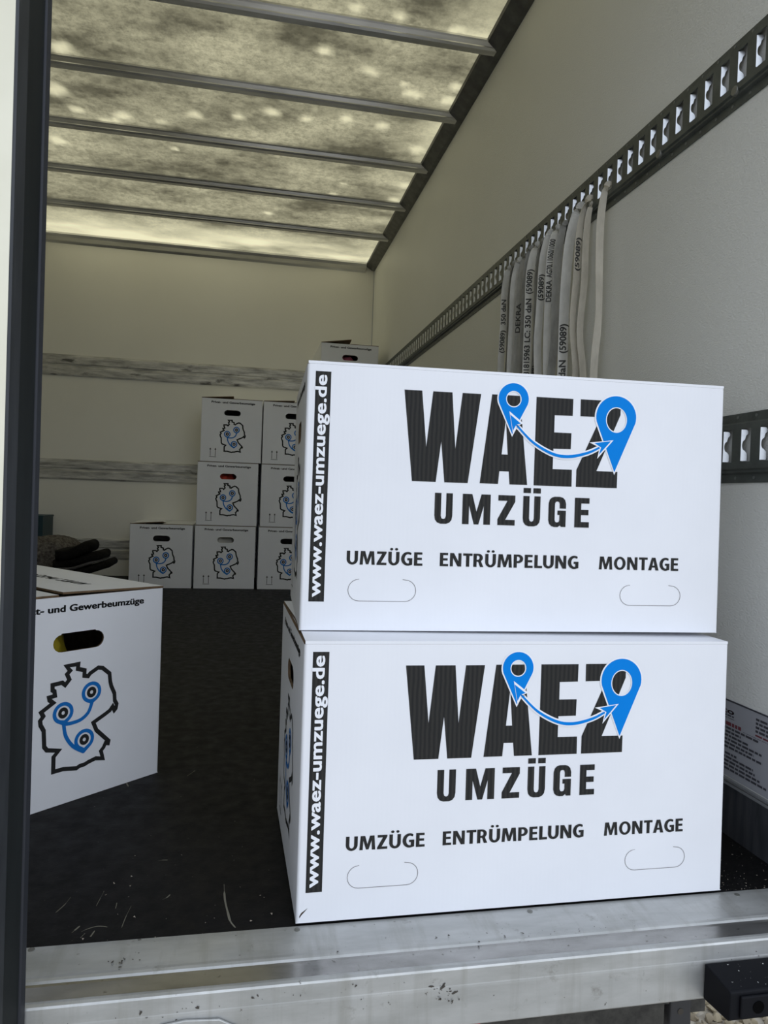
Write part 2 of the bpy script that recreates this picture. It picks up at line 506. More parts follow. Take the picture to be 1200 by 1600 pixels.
for j in range(ny + 1):
    for i in range(nx + 1):
        x = x0 + (x1 - x0) * i / nx; y = y0 + (y1 - y0) * j / ny
        vs.append((x, y, ZR))
        c = 0.0
        for sx, sy, sr in spots:
            dx = (x - sx) / sr; dy = (y - sy) / (sr * 0.95)
            d = math.sqrt(dx * dx + dy * dy) + 0.5 * mnoise.noise(Vector((x * 22, y * 22, sx * 9)))
            if d < 1.25: c = max(c, min(1, (1.25 - d) / 0.9) * 0.75)
        nz = mnoise.fractal(Vector((x * 1.6, y * 4.0, 3.1)), 1.0, 2.0, 5)
        e = max(0, 1 - (XW - x) / 0.30) * (0.35 + 0.9 * nz)                       # washed-out strip along the right edge
        e2 = min(1, max(0, (y - 4.86) / 0.42)) * (0.72 + 0.95 * nz + .25 * max(0, -x - .5))  # cleanest bay, next to the back wall
        e3 = max(0, 1 - abs(y - 5.02) / 0.16) * max(0, 0.45 + nz) * .35
        c = max(c, min(1, max(0, e)) * 0.8, min(1, max(0, e2)) * 0.95, e3)
        att.append(min(1, max(0, c)))
fs = [(j * (nx + 1) + i, (j + 1) * (nx + 1) + i, (j + 1) * (nx + 1) + i + 1, j * (nx + 1) + i + 1) for j in range(ny) for i in range(nx)]
roof = tag(mobj('ceiling', vs, fs, 'roof_sheet'), kind='structure')
a = roof.data.attributes.new('clean', 'FLOAT', 'POINT')
a.data.foreach_set('value', att)
# roof bows
prof = [(-.006, ZR - .001), (-.006, ZR - .008), (-.002, ZR - .013), (.004, ZR - .026), (.004, ZR - .030), (.010, ZR - .037), (.040, ZR - .037), (.043, ZR - .034), (.043, ZR - .001)]
for k in range(-3, 5):
    yb_ = 2.66 + 0.5225 * k
    MB().prism([(yb_ + p, q) for p, q in prof], YZ, XL, XW).build('roof_bow', 'bow_steel', roof)
# roof edge rails
rp = [(XW, 2.352), (XW, ZR - .0005), (XW - .068, ZR - .0005), (XW - .064, ZR - .012), (XW - .020, 2.356)]
tag(MB().prism(rp, XZ, YR - .02, YB - .001).build('trim_2', 'edge_trim'), kind='structure')
rp = [(XL, 2.352), (XL, ZR - .0005), (XL + .068, ZR - .0005), (XL + .064, ZR - .012), (XL + .020, 2.356)]
tag(MB().prism(rp, XZ, YR - .02, YB - .001).build('trim_3', 'edge_trim'), kind='structure')
bp = [(YB, 2.335), (YB, ZR - .0005), (YB - .06, ZR - .0005), (YB - .06, ZR - .012), (YB - .050, ZR - .03), (YB - .012, 2.35)]
tag(MB().prism(bp, YZ, XL + .07, XW - .07).build('trim_4', 'bow_steel'), kind='structure')
# rear portal: header and corner posts
tag(MB().box((XL - .03, YR - .12, 2.30), (XO + .02, YR - .02, 2.44)).build('trim_5', 'corner_aluminium'), kind='structure')
tag(MB().box((XW + .004, YR - .12, -.14), (XO + .03, YR - .0205, 2.30)).build('trim_6', 'corner_aluminium'), kind='structure')
tag(MB().box((XL - .05, YR - .12, -.14), (XL - .004, YR - .0205, 2.30)).build('trim_7', 'corner_aluminium'), kind='structure')
# kick strip along the right wall
ks = tag(MB().box((XW - .003, YR + .001, 0.0005), (XW - .0003, YB - .01, .1005)).build('trim_8', 'kick_aluminium'), kind='structure')
MB().box((XW - .007, YR + .001, .0975), (XW - .0031, YB - .01, .1025)).build('edge_bead', 'kick_edge', ks)
MB().box((XW - .006, YR + .001, .1050), (XW - .0003, YB - .01, .1090)).build('edge_bead', 'kick_edge', ks)

# rear sill (loading edge)
sp = [(1.0178, .0), (1.0172, .0022), (1.008, .0026), (.985, .0022), (.964, .0013), (.957, .0013), (.951, .0019), (.9465, .0010), (.944, -.0012), (.940, -.0018), (.914, -.0022),
      (.9105, -.001), (.908, .0012), (.904, .0016), (.900, .0004), (.8985, -.002), (.8976, -.0215), (.8973, -.0230), (.8970, -.0260), (.8957, -.0745), (.897, -.0765), (.92, -.078), (1.0178, -.078)]
sm = MB().prism(sp, YZ, XL - .05, XW + .0035)
sm.mi[9] = 1; sm.mi[8] = 1
sill = tag(sm.build('trim_9', ['sill_aluminium', 'sill_channel']), kind='structure')
for x, y in ((.095, 1.0078), (-.2567, 1.0115), (.446, 1.0066), (.80, 1.006)):
    MB().cyl((x, y, .0022), (0, 0, 1), .0042, .0012, 14).cyl((x, y, .0034), (0, 0, 1), .0018, .0004, 6).build('screw', 'screw_zinc', sill)
mb = MB(); rs = random.Random(11)
def flake(c, e1, e2, n_=9):
    pts = []
    for q in range(n_):
        an = 2 * pi * q / n_; k = rs.uniform(.35, 1.15)
        pts.append(c + (e1 * cos(an) + e2 * sin(an)) * k)
    mb.add(pts, [tuple(range(n_))])
def spray(cx, cy, sx, sy_, n_, smin, smax, plane):
    for _ in range(n_):
        a_, b_ = rs.gauss(cx, sx), rs.gauss(cy, sy_)
        sz = smin + (smax - smin) * rs.random() ** 2.5; an = rs.uniform(0, pi); st_ = rs.uniform(1, 2.6)
        if plane == 'top':
            if not (.902 < b_ < 1.012): continue
            z_ = .0030 if b_ > .9445 else -.0022
            flake(Vector((a_, b_, z_)), Vector((cos(an), sin(an), 0)) * sz * st_, Vector((-sin(an), cos(an), 0)) * sz)
        else:
            if not (-.072 < b_ < -.004): continue
            y_ = .8972 if b_ > -.0215 else (.8964 if b_ > -.034 else .8958 - (.0745 + b_) * 0 - .0012)
            flake(Vector((a_, y_, b_)), Vector((cos(an), 0, sin(an))) * sz * st_, Vector((-sin(an), 0, cos(an))) * sz)
spray(-.135, .968, .010, .006, 14, .0006, .0022, 'top'); spray(.36, .945, .07, .012, 16, .0005, .0024, 'top'); spray(.25, .95, .30, .02, 40, .0003, .0012, 'top')
spray(.25, .935, .25, .015, 20, .0003, .0016, 'top'); spray(.51, .950, .02, .006, 4, .0010, .0026, 'top')
spray(.285, -.030, .011, .007, 26, .0005, .0024, 'front'); spray(.07, -.012, .05, .003, 10, .0005, .0022, 'front'); spray(-.10, -.02, .06, .006, 8, .0005, .0020, 'front'); spray(.2, -.03, .3, .02, 22, .0003, .0012, 'front')
tag(mb.build('mud_flakes', 'dirt', sill, fix=False), kind='stuff')
# chamfered lock plate on the sill
lp = [(-.083, -.09), (-.079, -.032), (-.049, -.0285), (-.008, -.0315), (.016, -.0445), (.020, -.09)]
MB().prism(lp, XZ, .8955, .8925).build('lock_plate', 'sill_aluminium', sill, bevel=.0012)

# closed left rear door, seen on its edge
DZ0, DZ1 = -.16, 2.42
door = tag(MB().box((XL - .03, .824, DZ0), (-.2475, .890, DZ1)).build('door_1', 'door_cream'), kind='structure')
MB().box((XL - .03, .820, DZ0), (-.2485, .824, DZ1)).build('door_skin', 'door_cream', door)
MB().prism([(-.2484, .8202), (-.2452, .8206), (-.2415, .8420), (-.2474, .8425)], XY, DZ0, DZ1).build('edge_profile', 'door_edge_grey', door)
MB().prism([(-.2474, .8426), (-.2420, .8428), (-.2417, .846), (-.2372, .877), (-.2366, .8815), (-.2474, .8815)], XY, DZ0, DZ1).build('seal', 'door_rubber', door)
MB().prism([(-.2474, .8817), (-.2358, .8817), (-.2340, .8830), (-.2322, .8935), (-.2335, .8948), (-.2474, .8948)], XY, DZ0, DZ1).build('seal_lip', 'door_lip', door)

# ================================================================ LASHING RAILS
def slotted_rail(label, z0, z1, yc, bolts):
    h = z1 - z0; zm = z0 + h * .53; sh, sw, pit = .0315, .0130, .0508
    ya, ye = YR + .012, YB - .008
    xa, xf = XW - .0028, XW - .0145            # flange face, raised face
    root = empty('anchor_rail', (XW, ya, z0))
    inv = Vector((-XW, -ya, -z0))
    mb = MB()
    zf = [(xa, z0), (xa, z0 + .0165), (xf + .004, z0 + .0195), (xf + .004, z0 + .0235), (xf, z0 + .0265), (xf, zm - sh), (xf, zm + sh), (xf, z1 - .0215), (xa, z1 - .0165), (xa, z1)]
    for i in range(len(zf) - 1):               # long strips, the slotted band is cut below
        if i in (0, 5, 8): continue
        (xp, zp), (xq, zq) = zf[i], zf[i + 1]
        mb.add([(xp, ya, zp), (xp, ye, zp), (xq, ye, zq), (xq, ya, zq)], [(0, 1, 2, 3)])
    mb.box((xa, ya, z0), (XW - .0004, ye, z0 + .0165)); mb.box((xa, ya, z1 - .0165), (XW - .0004, ye, z1))
    n = int((ye - yc) / pit); n0 = -int((yc - sw - ya) / pit)
    cuts = []
    y = ya
    for k in range(n0, n + 1):
        c = yc + k * pit
        if c + sw > ye - .004: break
        mb.add([(xf, y, zm - sh), (xf, c - sw, zm - sh), (xf, c - sw, zm + sh), (xf, y, zm + sh)], [(0, 1, 2, 3)])
        for (ys_, zs_, yt_, zt_) in ((c - sw, zm - sh, c + sw, zm - sh), (c + sw, zm - sh, c + sw, zm + sh), (c + sw, zm + sh, c - sw, zm + sh), (c - sw, zm + sh, c - sw, zm - sh)):
            mb.add([(xf, ys_, zs_), (xf, yt_, zt_), (xf + .003, yt_, zt_), (xf + .003, ys_, zs_)], [(0, 1, 2, 3)])
        y = c + sw; cuts.append(c)
    mb.add([(xf, y, zm - sh), (xf, ye, zm - sh), (xf, ye, zm + sh), (xf, y, zm + sh)], [(0, 1, 2, 3)])
    mb.v = [Vector(p) + inv for p in mb.v]
    mb.build('rail_body', 'rail_steel', root)
    # bent lip inside each slot, with a round bite in the middle
    # outline in (depth behind the raised face, height)
    lip = [(0, sh - .002), (.0060, sh - .002)] + arc(.0060, sh - .0075, .0042, .0055, pi / 2, -pi / 2 + .3, 6)
    lip += [(.0052, .0098)] + [(.0052 - .0036 * cos(q * pi / 16), .0098 * sin(-q * pi / 16)) for q in range(-6, 7)] + [(.0052, -.0098), (.0088, -.0150), (.0094, -.0190), (.0094, -sh + .002), (0, -sh + .002)]
    me = None
    for c in cuts:
        if me is None:
            mb = MB()
            fn = lambda p, q, t_: (xf + .0004 + p, sw - .0002 - .58 * p + t_, q)
            mb.prism(lip, fn, 0, .0010)
            o = mb.build('slot_lip', 'slot_zinc', root); me = o.data
        else:
            o = link(bpy.data.objects.new('slot_lip', me), root)
        o.location = (-XW, c - ya, zm - z0)
    mb = MB()
    for k in range(n0, n + 1):
        for zz in (z0 + .0095, z1 - .0075):
            c = yc - .012 + k * pit
            if ya + .005 < c < ye - .005: mb.cyl(Vector((xa + .0002, c, zz)) + inv, (-1, 0, 0), .0030, .0014, 8)
    tag(mb.build('rivets', 'rivet_steel', root), kind='stuff')
    for (by, bz) in bolts:
        MB().cyl(Vector((xf + .006, by, bz)) + inv, (-1, 0, 0), .0095, .008, 16).build('bolt', 'screw_zinc', root, bevel=.002)
    return tag(root, label, 'rail', 'slotted lashing rails on the side wall')


slotted_rail('upper dark slotted steel lashing rail with hanging straps on the right wall', 1.4105, 1.5442, 1.2390, [(1.2582, 1.4384), (1.5183, 1.4367)])
slotted_rail('lower dark slotted steel lashing rail beside the two big boxes', .6736, .8062, 1.2333, [])


def back_rail(label, z0, z1):
    h = z1 - z0
    o = MB().prism([(YB - .0005, z0), (YB - .006, z0), (YB - .010, z0 + .012), (YB - .010, z0 + h * .42), (YB - .005, z0 + h * .46), (YB - .005, z0 + h * .54), (YB - .010, z0 + h * .58), (YB - .010, z1 - .012), (YB - .006, z1), (YB - .0005, z1)],
                   YZ, XL + .002, XW - .02).build('wall_rail', 'back_rail')
    return tag(o, label, 'rail', 'worn metal rails on the back wall')


back_rail('worn grey metal rail on back wall, highest of the three', 1.410, 1.560)
back_rail('worn grey metal rail on back wall, middle one left of the box stack', .680, .824)
back_rail('worn grey metal rail on back wall, lowest one behind the blankets', .118, .266)

# information label on the right wall
st = tag(empty('wall_label', (XW, 1.40, .112)), 'grey printed information label low on the right wall beside the lower big box', 'label')
MB().box((-.0018, -.34, 0), (-.0004, .10, .1455)).build('label_sheet', 'label_film', st)
MB().box((-.0021, -.34, .1425), (-.0019, .10, .1455)).build('label_border', 'label_ink', st)
WL = lambda y, z, o: (-.0020 - o, y - 1.40, z - .112)     # read from inside the truck: text runs towards -y
def wall_text(body, y_left, y_right, z0, z1, mat, bold=0.0):
    vs, fs = text2d(body, 0, y_left - y_right, z0, z1, bold)
    mobj('label_print', [WL(y_left - x, z, .0003) for x, z in vs], fs, mat, st)
wall_text('eto', 1.245, 1.197, .2315, .2415, 'label_red', .02)
mbk, mbr = MB(), MB()
def dash(mb, ya_, yb_, z, h):
    y = ya_; rd = random.Random(int(z * 1e4))
    while y > yb_:
        w = min(rd.uniform(.006, .018), y - yb_)
        mb.add([WL(y, z, .0002), WL(y - w, z, .0002), WL(y - w, z + h, .0002), WL(y, z + h, .0002)], [(0, 1, 2, 3)])
        y -= w + .0022
dash(mbk, 1.245, 1.197, .2262, .0028); dash(mbk, 1.245, 1.193, .2222, .0010)
dash(mbr, 1.245, 1.176, .2085, .0068)
for i in range(4): dash(mbk, 1.138, 1.07, .2405 - i * .0072, .0042)
dash(mbr, 1.138, 1.07, .2120, .0030)
dash(mbk, 1.170, 1.07, .2080, .0007)
for k, ye_ in enumerate((1.130, 1.176, 1.155, 1.120, 1.140, 1.118)): dash(mbk, 1.28, ye_, .2015 - k * .0072, .0040)
for k, ye_ in enumerate((1.185, 1.140, 1.135, 1.122, 1.105)): dash(mbk, 1.28, ye_, .1530 - k * .0072, .0040)
mbk.build('label_lines', 'label_ink', st, fix=False); mbr.build('label_red_lines', 'label_red', st, fix=False)

# ================================================================ MOVING BOXES
BL, BW, BH, BT = .6845, .3924, .4118, .0045

MAP = [(0.1735,0.2707),(0.1978,0.2709),(0.1969,0.2614),(0.2115,0.2561),(0.2111,0.2453),(0.2196,0.2431),(0.2234,0.2479),(0.2408,0.2566),(0.2508,0.2542),(0.2666,0.2404),(0.2688,0.2233),(0.2715,0.2134),(0.2791,0.1970),(0.2804,0.1818),(0.2852,0.1733),(0.2834,0.1643),(0.2802,0.1612),(0.2758,0.1704),(0.2699,0.1634),(0.2599,0.1582),(0.2335,0.1464),(0.2408,0.1293),(0.2594,0.1101),(0.2690,0.1002),(0.2680,0.0956),(0.2618,0.0976),(0.2580,0.0900),(0.2521,0.0841),(0.2567,0.0673),(0.2406,0.0717),(0.2250,0.0686),(0.2173,0.0660),(0.2058,0.0655),(0.2002,0.0628),(0.1721,0.0689),(0.1521,0.0689),(0.1520,0.0980),(0.1618,0.1077),(0.1384,0.1145),(0.1329,0.1221),(0.1310,0.1537),(0.1247,0.1655),(0.1235,0.1744),(0.1295,0.1816),(0.1251,0.1902),(0.1483,0.2035),(0.1410,0.2103),(0.1398,0.2157),(0.1515,0.2168),(0.1502,0.2258),(0.1465,0.2282),(0.1462,0.2387),(0.1653,0.2397),(0.1717,0.2340),(0.1799,0.2431),(0.1747,0.2546),(0.1812,0.2605)]


def shape(*parts):
    vs, fs = [], []
    for k, (v_, f_) in enumerate(parts):
        o = len(vs); vs += [(p[0], p[1], k * 4e-5) for p in v_]; fs += [tuple(i + o for i in f) for f in f_]
    return vs, fs


def ring(loop_o, loop_i):
    return fill2d([loop_o, loop_i])


def glyph(ch, x0, x1, y0, y1):
    P = None
    if ch in 'UÜ':
        P = [[(0, 1), (.36, 1)] + [(.36, .25)] + [(.40, .17), (.5, .145), (.60, .17)] + [(.64, .25), (.64, 1), (1, 1), (1, .26), (.96, .12), (.84, .03), (.66, -.01), (.34, -.01), (.16, .03), (.04, .12), (0, .26)]]
        if ch == 'Ü': P += [[(0, 1.10), (.43, 1.10), (.43, 1.27), (0, 1.27)], [(.57, 1.10), (1, 1.10), (1, 1.27), (.57, 1.27)]]
    elif ch == 'M':
        P = [[(0, 0), (0, 1), (.34, 1), (.505, .42), (.67, 1), (1, 1), (1, 0), (.76, 0), (.76, .62), (.585, 0), (.42, 0), (.235, .62), (.235, 0)]]
    elif ch == 'Z':
        P = [[(.02, 1), (1, 1), (1, .79), (.45, .185), (1, .185), (1, 0), (0, 0), (0, .20), (.55, .815), (.02, .815)]]
    elif ch == 'G':
        P = [[(.64, .62), (1, .62), (1, .78), (.94, .91), (.82, .98), (.66, 1.01), (.34, 1.01), (.18, .98), (.06, .91), (0, .78), (0, .22), (.06, .09), (.18, .02), (.34, -.01), (.55, -.01), (.68, .05), (.74, 0), (1, 0), (1, .55), (.52, .55), (.52, .40), (.64, .40), (.64, .23), (.60, .165), (.5, .145), (.40, .165), (.36, .23), (.36, .77), (.40, .835), (.5, .855), (.60, .835), (.64, .77)]]
    elif ch == 'E':
        P = [[(0, 0), (0, 1), (1, 1), (1, .815), (.44, .815), (.44, .60), (.95, .60), (.95, .42), (.44, .42), (.44, .185), (1, .185), (1, 0)]]
    return [[(x0 + a * (x1 - x0), y0 + b * (y1 - y0)) for a, b in lp] for lp in P]


def cap(ch):
    """bold humanist capital, cap height 1 -> (loops, width)"""
    s_ = .205
    if ch in 'UÜ':
        w = .68
        lp = [[(0, 1), (s_, 1)] + arc(w / 2, .37, w / 2 - s_, .21, pi, 2 * pi, 8) + [(w - s_, 1), (w, 1)] + arc(w / 2, .39, w / 2, .405, 2 * pi, pi, 12)]
        if ch == 'Ü': lp += [arc(.19, 1.19, .095, .095, 0, 2 * pi, 14)[:-1], arc(.49, 1.19, .095, .095, 0, 2 * pi, 14)[:-1]]
        return lp, w
    if ch == 'M': return [[(0, 0), (.06, 1), (.32, 1), (.46, .40), (.60, 1), (.86, 1), (.92, 0), (.725, 0), (.70, .66), (.535, .03), (.385, .03), (.22, .66), (.195, 0)]], .92
    if ch == 'Z': return [[(.02, 1), (.59, 1), (.59, .88), (.265, .175), (.60, .175), (.60, 0), (0, 0), (0, .115), (.33, .825), (.02, .825)]], .60
    if ch == 'G':
        o = arc(.41, .5, .41, .515, radians(58), radians(290), 18)
        i_ = arc(.43, .5, .215, .345, radians(282), radians(62), 14)
        return [o + [(.69, .06), (.69, .55), (.38, .55), (.38, .385), (.49, .385), (.49, .165)] + i_ + [(.61, .79)]], .69
    if ch == 'E': return [[(0, 0), (0, 1), (.50, 1), (.50, .83), (.205, .83), (.205, .60), (.48, .60), (.48, .43), (.205, .43), (.205, .17), (.52, .17), (.52, 0)]], .52
    if ch == 'N': return [[(0, 0), (0, 1), (.24, 1), (.52, .40), (.52, 1), (.71, 1), (.71, 0), (.48, 0), (.19, .63), (.19, 0)]], .71
    if ch == 'T': return [[(.19, 0), (.19, .825), (0, .825), (0, 1), (.59, 1), (.59, .825), (.395, .825), (.395, 0)]], .59
    if ch == 'L': return [[(0, 0), (0, 1), (.205, 1), (.205, .175), (.50, .175), (.50, 0)]], .50
    if ch == 'O': return [arc(.40, .5, .40, .515, 0, 2 * pi, 28)[:-1], arc(.40, .5, .195, .345, 0, 2 * pi, 22)[:-1]], .80
    if ch == 'A': return [[(0, 0), (.235, 1), (.485, 1), (.72, 0), (.505, 0), (.455, .225), (.26, .225), (.21, 0)], [(.288, .375), (.428, .375), (.358, .79)]], .72
    if ch == 'P': return [[(0, 0), (0, 1)] + arc(.30, .675, .30, .325, pi / 2, -pi / 2, 12) + [(.205, .35), (.205, 0)], [(.205, .505), (.205, .845)] + arc(.27, .675, .12, .17, pi / 2, -pi / 2, 10)], .60
    if ch == 'R': return [[(0, 0), (0, 1)] + arc(.30, .69, .29, .31, pi / 2, -.9, 10) + [(.50, .36), (.635, 0), (.42, 0), (.325, .33), (.28, .39), (.205, .39), (.205, 0)], [(.205, .54), (.205, .85)] + arc(.27, .695, .115, .155, pi / 2, -pi / 2, 10)], .63


def caps_text(body, x0, x1, y0, y1):
    x = 0; out = []
    for ch in body:
        lp, w = cap(ch); out.append((lp, x)); x += w + (.105 if ch not in 'TAL' else .06)
    tot = out[-1][1] + cap(body[-1])[1]
    parts = []
    for lp, o in out:
        parts.append(fill2d([[(x0 + (o + a_) / tot * (x1 - x0), y0 + b_ * (y1 - y0)) for a_, b_ in l_] for l_ in lp]))
    return shape(*parts)


def build_prints():
    """-> {'end': [(name, material, offset, verts, faces)], 'long': [...]} in face coordinates (metres)"""
    E_, L_ = [], []
    # ---- end face
    vs, fs = text2d('Privat- und Gewerbeumzüge', .0620, .3434, .3778, .3905, .040, 1.0, 'G')
    E_.append(('title_print', 'black_ink', .0004, vs, fs))
    vs, fs = ribbon2d(MAP, .0084, True)
    E_.append(('map_outline', 'black_ink', .0004, vs, fs))
    parts = []
    for (cx, cy), (tx, ty) in (((.2276, .2095), (.2291, .1868)), ((.1689, .1800), (.1715, .1556)), ((.2146, .1168), (.2146, .0905))):
        parts.append(ring(teardrop(cx, cy, .0212, tx, ty - .0015), teardrop(cx, cy, .0140, tx, ty + .0095)))
    parts.append(ribbon2d([tuple(p) for p in smoothline([(.2291, .1886), (.2219, .1701), (.2068, .1590), (.1880, .1561), (.1725, .1570)])], .0072))
    parts.append(ribbon2d([tuple(p) for p in smoothline([(.1705, .1575), (.1757, .1324), (.1913, .1089), (.2146, .0921)])], .0072))
    vs, fs = shape(*parts)
    E_.append(('route_print', 'map_blue_ink', .0007, vs, fs))
    for cx, cy in ((.2276, .2095), (.1689, .1800), (.2146, .1168)):
        vs, fs = ring(arc(cx, cy, .0102, .0108, 0, 2 * pi, 20)[:-1], arc(cx, cy, .0034, .0037, 0, 2 * pi, 14)[:-1])
        E_.append(('pin_dot', 'black_ink', .0009, vs, fs))
    parts = [ribbon2d([(.058, .0294), (.102, .0294)], .0030)]
    for cx in (.0635, .0960):
        parts.append(ribbon2d([(cx, .034), (cx, .080)], .0032))
        parts.append(fill2d([[(cx - .006, .076), (cx, .0885), (cx + .006, .076)]]))
    vs, fs = shape(*parts)
    E_.append(('this_way_up_arrows', 'black_ink', .0004, vs, fs))
    # ---- long face
    vs, fs = fill2d([[(.0128, .0442), (.0363, .0442), (.0363, .3957), (.0128, .3957)]])
    L_.append(('web_address_panel', 'black_ink', .0004, vs, fs))
    tv, fs = text2d('www.waez-umzuege.de', 0, .3393, 0, .0170, .030, 1.02, 'd', True)
    L_.append(('web_address_print', 'white_ink', .0007, [(.0298 - y, .0511 + x, dz) for x, y, dz in tv], fs))
    W = [(0.1503,0.3751),(0.1781,0.3751),(0.1872,0.2880),(0.1957,0.3750),(0.2261,0.3750),(0.2335,0.2869),(0.2426,0.3750),(0.2723,0.3751),(0.2550,0.2340),(0.2177,0.2340),(0.2108,0.2979),(0.2039,0.2340),(0.1664,0.2340)]
    A = [[(0.2902,0.3756),(0.3353,0.3756),(0.3517,0.2346),(0.3228,0.2346),(0.3209,0.2550),(0.3056,0.2550),(0.3040,0.2346),(0.2743,0.2346)], [(0.3084,0.2816),(0.3184,0.2816),(0.3138,0.3379)]]
    Eg = [(0.3629,0.3756),(0.4240,0.3756),(0.4237,0.3484),(0.3937,0.3480),(0.3937,0.3205),(0.4225,0.3206),(0.4221,0.2949),(0.3932,0.2945),(0.3930,0.2618),(0.4251,0.2619),(0.4253,0.2347),(0.3624,0.2345)]
    Z = [(0.4365,0.3758),(0.5041,0.3760),(0.5043,0.3537),(0.4664,0.2616),(0.5019,0.2614),(0.5017,0.2351),(0.4326,0.2347),(0.4327,0.2622),(0.4712,0.3490),(0.4367,0.3486)]
    for vs, fs in (fill2d([W]), fill2d(A), fill2d([Eg]), fill2d([Z])):
        L_.append(('logo_letter', 'black_ink', .0004, vs, fs))
    parts = []
    for ch, xa, xb in (('U', .2035, .2320), ('M', .2479, .2930), ('Z', .3050, .3331), ('Ü', .3462, .3746), ('G', .3883, .4171), ('E', .4319, .4562)):
        for lp in glyph(ch, xa, xb, .1694, .2171): parts.append(fill2d([lp]))
    vs, fs = shape(*parts)
    L_.append(('logo_subtitle', 'black_ink', .0004, vs, fs))
    for wd, xa, xb in (('UMZÜGE', .0690, .1870), ('ENTRÜMPELUNG', .2146, .4408), ('MONTAGE', .4755, .6118)):
        vs, fs = caps_text(wd, xa, xb, .1022, .1232)
        L_.append(('service_word', 'black_ink', .0004, vs, fs))
    # pins and arrow: white halo below, blue above
    hS, hB = arc(.3254, .3699, .0127, .0130, 0, 2 * pi, 28)[:-1], arc(.4975, .3455, .0179, .0208, 0, 2 * pi, 32)[:-1]
    hS2, hB2 = arc(.3254, .3699, .0112, .0115, 0, 2 * pi, 28)[:-1], arc(.4975, .3455, .0163, .0192, 0, 2 * pi, 32)[:-1]
    cl = [tuple(p) for p in smoothline([(.3320, .3285), (.3345, .3255), (.3598, .3022), (.3925, .2857), (.4200, .2829), (.4499, .2899), (.4700, .2995)])]
    m = len(cl)
    wid = [.0020 + .0028 * min(1, i / (m * .55)) if i < m * .7 else .0048 - .0022 * (i - m * .7) / (m * .3) for i in range(m)]
    vs, fs = shape(ring(teardrop(.3252, .3704, .0268, .3244, .3100), hS2), ring(teardrop(.4970, .3500, .0364, .4964, .2562), hB2), ribbon2d(cl, [w + .0048 for w in wid]))
    L_.append(('pin_halo', 'white_ink', .0007, vs, fs))
    for vs, fs in (ring(teardrop(.3252, .3704, .0246, .3244, .3146), hS), ring(teardrop(.4970, .3500, .0340, .4964, .2608), hB)):
        L_.append(('map_pin', 'blue_ink', .0010, vs, fs))
    hL = [(.3186, .3505), (.3425, .3322), (.3322, .3283), (.3258, .3130)]
    hR = [(.4932, .3124), (.4530, .3070), (.4702, .2996), (.4665, .2812)]
    for hh in (hL, hR):
        vs, fs = fill2d([hh])
        L_.append(('arrow_head_halo', 'white_ink', .0012, vs, fs))
    iL = [(.3202, .3452), (.3378, .3318), (.3305, .3296), (.3252, .3196)]
    iR = [(.4890, .3107), (.4612, .3065), (.4727, .2998), (.4692, .2880)]
    vs, fs = shape(fill2d([iL]), fill2d([iR]), ribbon2d(cl, wid))
    L_.append(('double_arrow', 'blue_ink', .0014, vs, fs))
    for (ua, ub, va, vb) in ((.0725, .1780, .0458, .0795), (.5126, .6166, .0440, .0771)):
        r = (vb - va) / 2
        vs, fs = ribbon2d([(ua + r * .9, vb)] + arc(ua + r, va + r, r, r, pi / 2, 3 * pi / 2, 10) + arc(ub - r, va + r, r, r, -pi / 2, pi / 2, 10) + [(ub - r * 1.25, vb + .0006)], .0009)
        L_.append(('handle_cut', 'slit', .0003, vs, fs))
    return {'end': E_, 'long': L_}


PR = build_prints()
HANDLE = [(.1607, .3335), (.1620, .3355), (.2324, .3355), (.2340, .3335)] + arc(.2518 - .0175, .3163, .0175, .0172, pi / 2, -pi / 2, 8) + arc(.1451 + .0175, .3163, .0175, .0172, 3 * pi / 2, pi / 2, 8)
HANDLE = HANDLE[:]
H_END = (lambda u, v, o: (-o, BW - u, v))
H_LONG = (lambda u, v, o: (u, -o, v))


def subdivide_quad(mb, fn, u0, u1, v0, v1, nu, nv, m=0):
    vs = [fn(u0 + (u1 - u0) * i / nu, v0 + (v1 - v0) * j / nv) for j in range(nv + 1) for i in range(nu + 1)]
    mb.add(vs, [(j * (nu + 1) + i, j * (nu + 1) + i + 1, (j + 1) * (nu + 1) + i + 1, (j + 1) * (nu + 1) + i) for j in range(nv) for i in range(nu)], m)


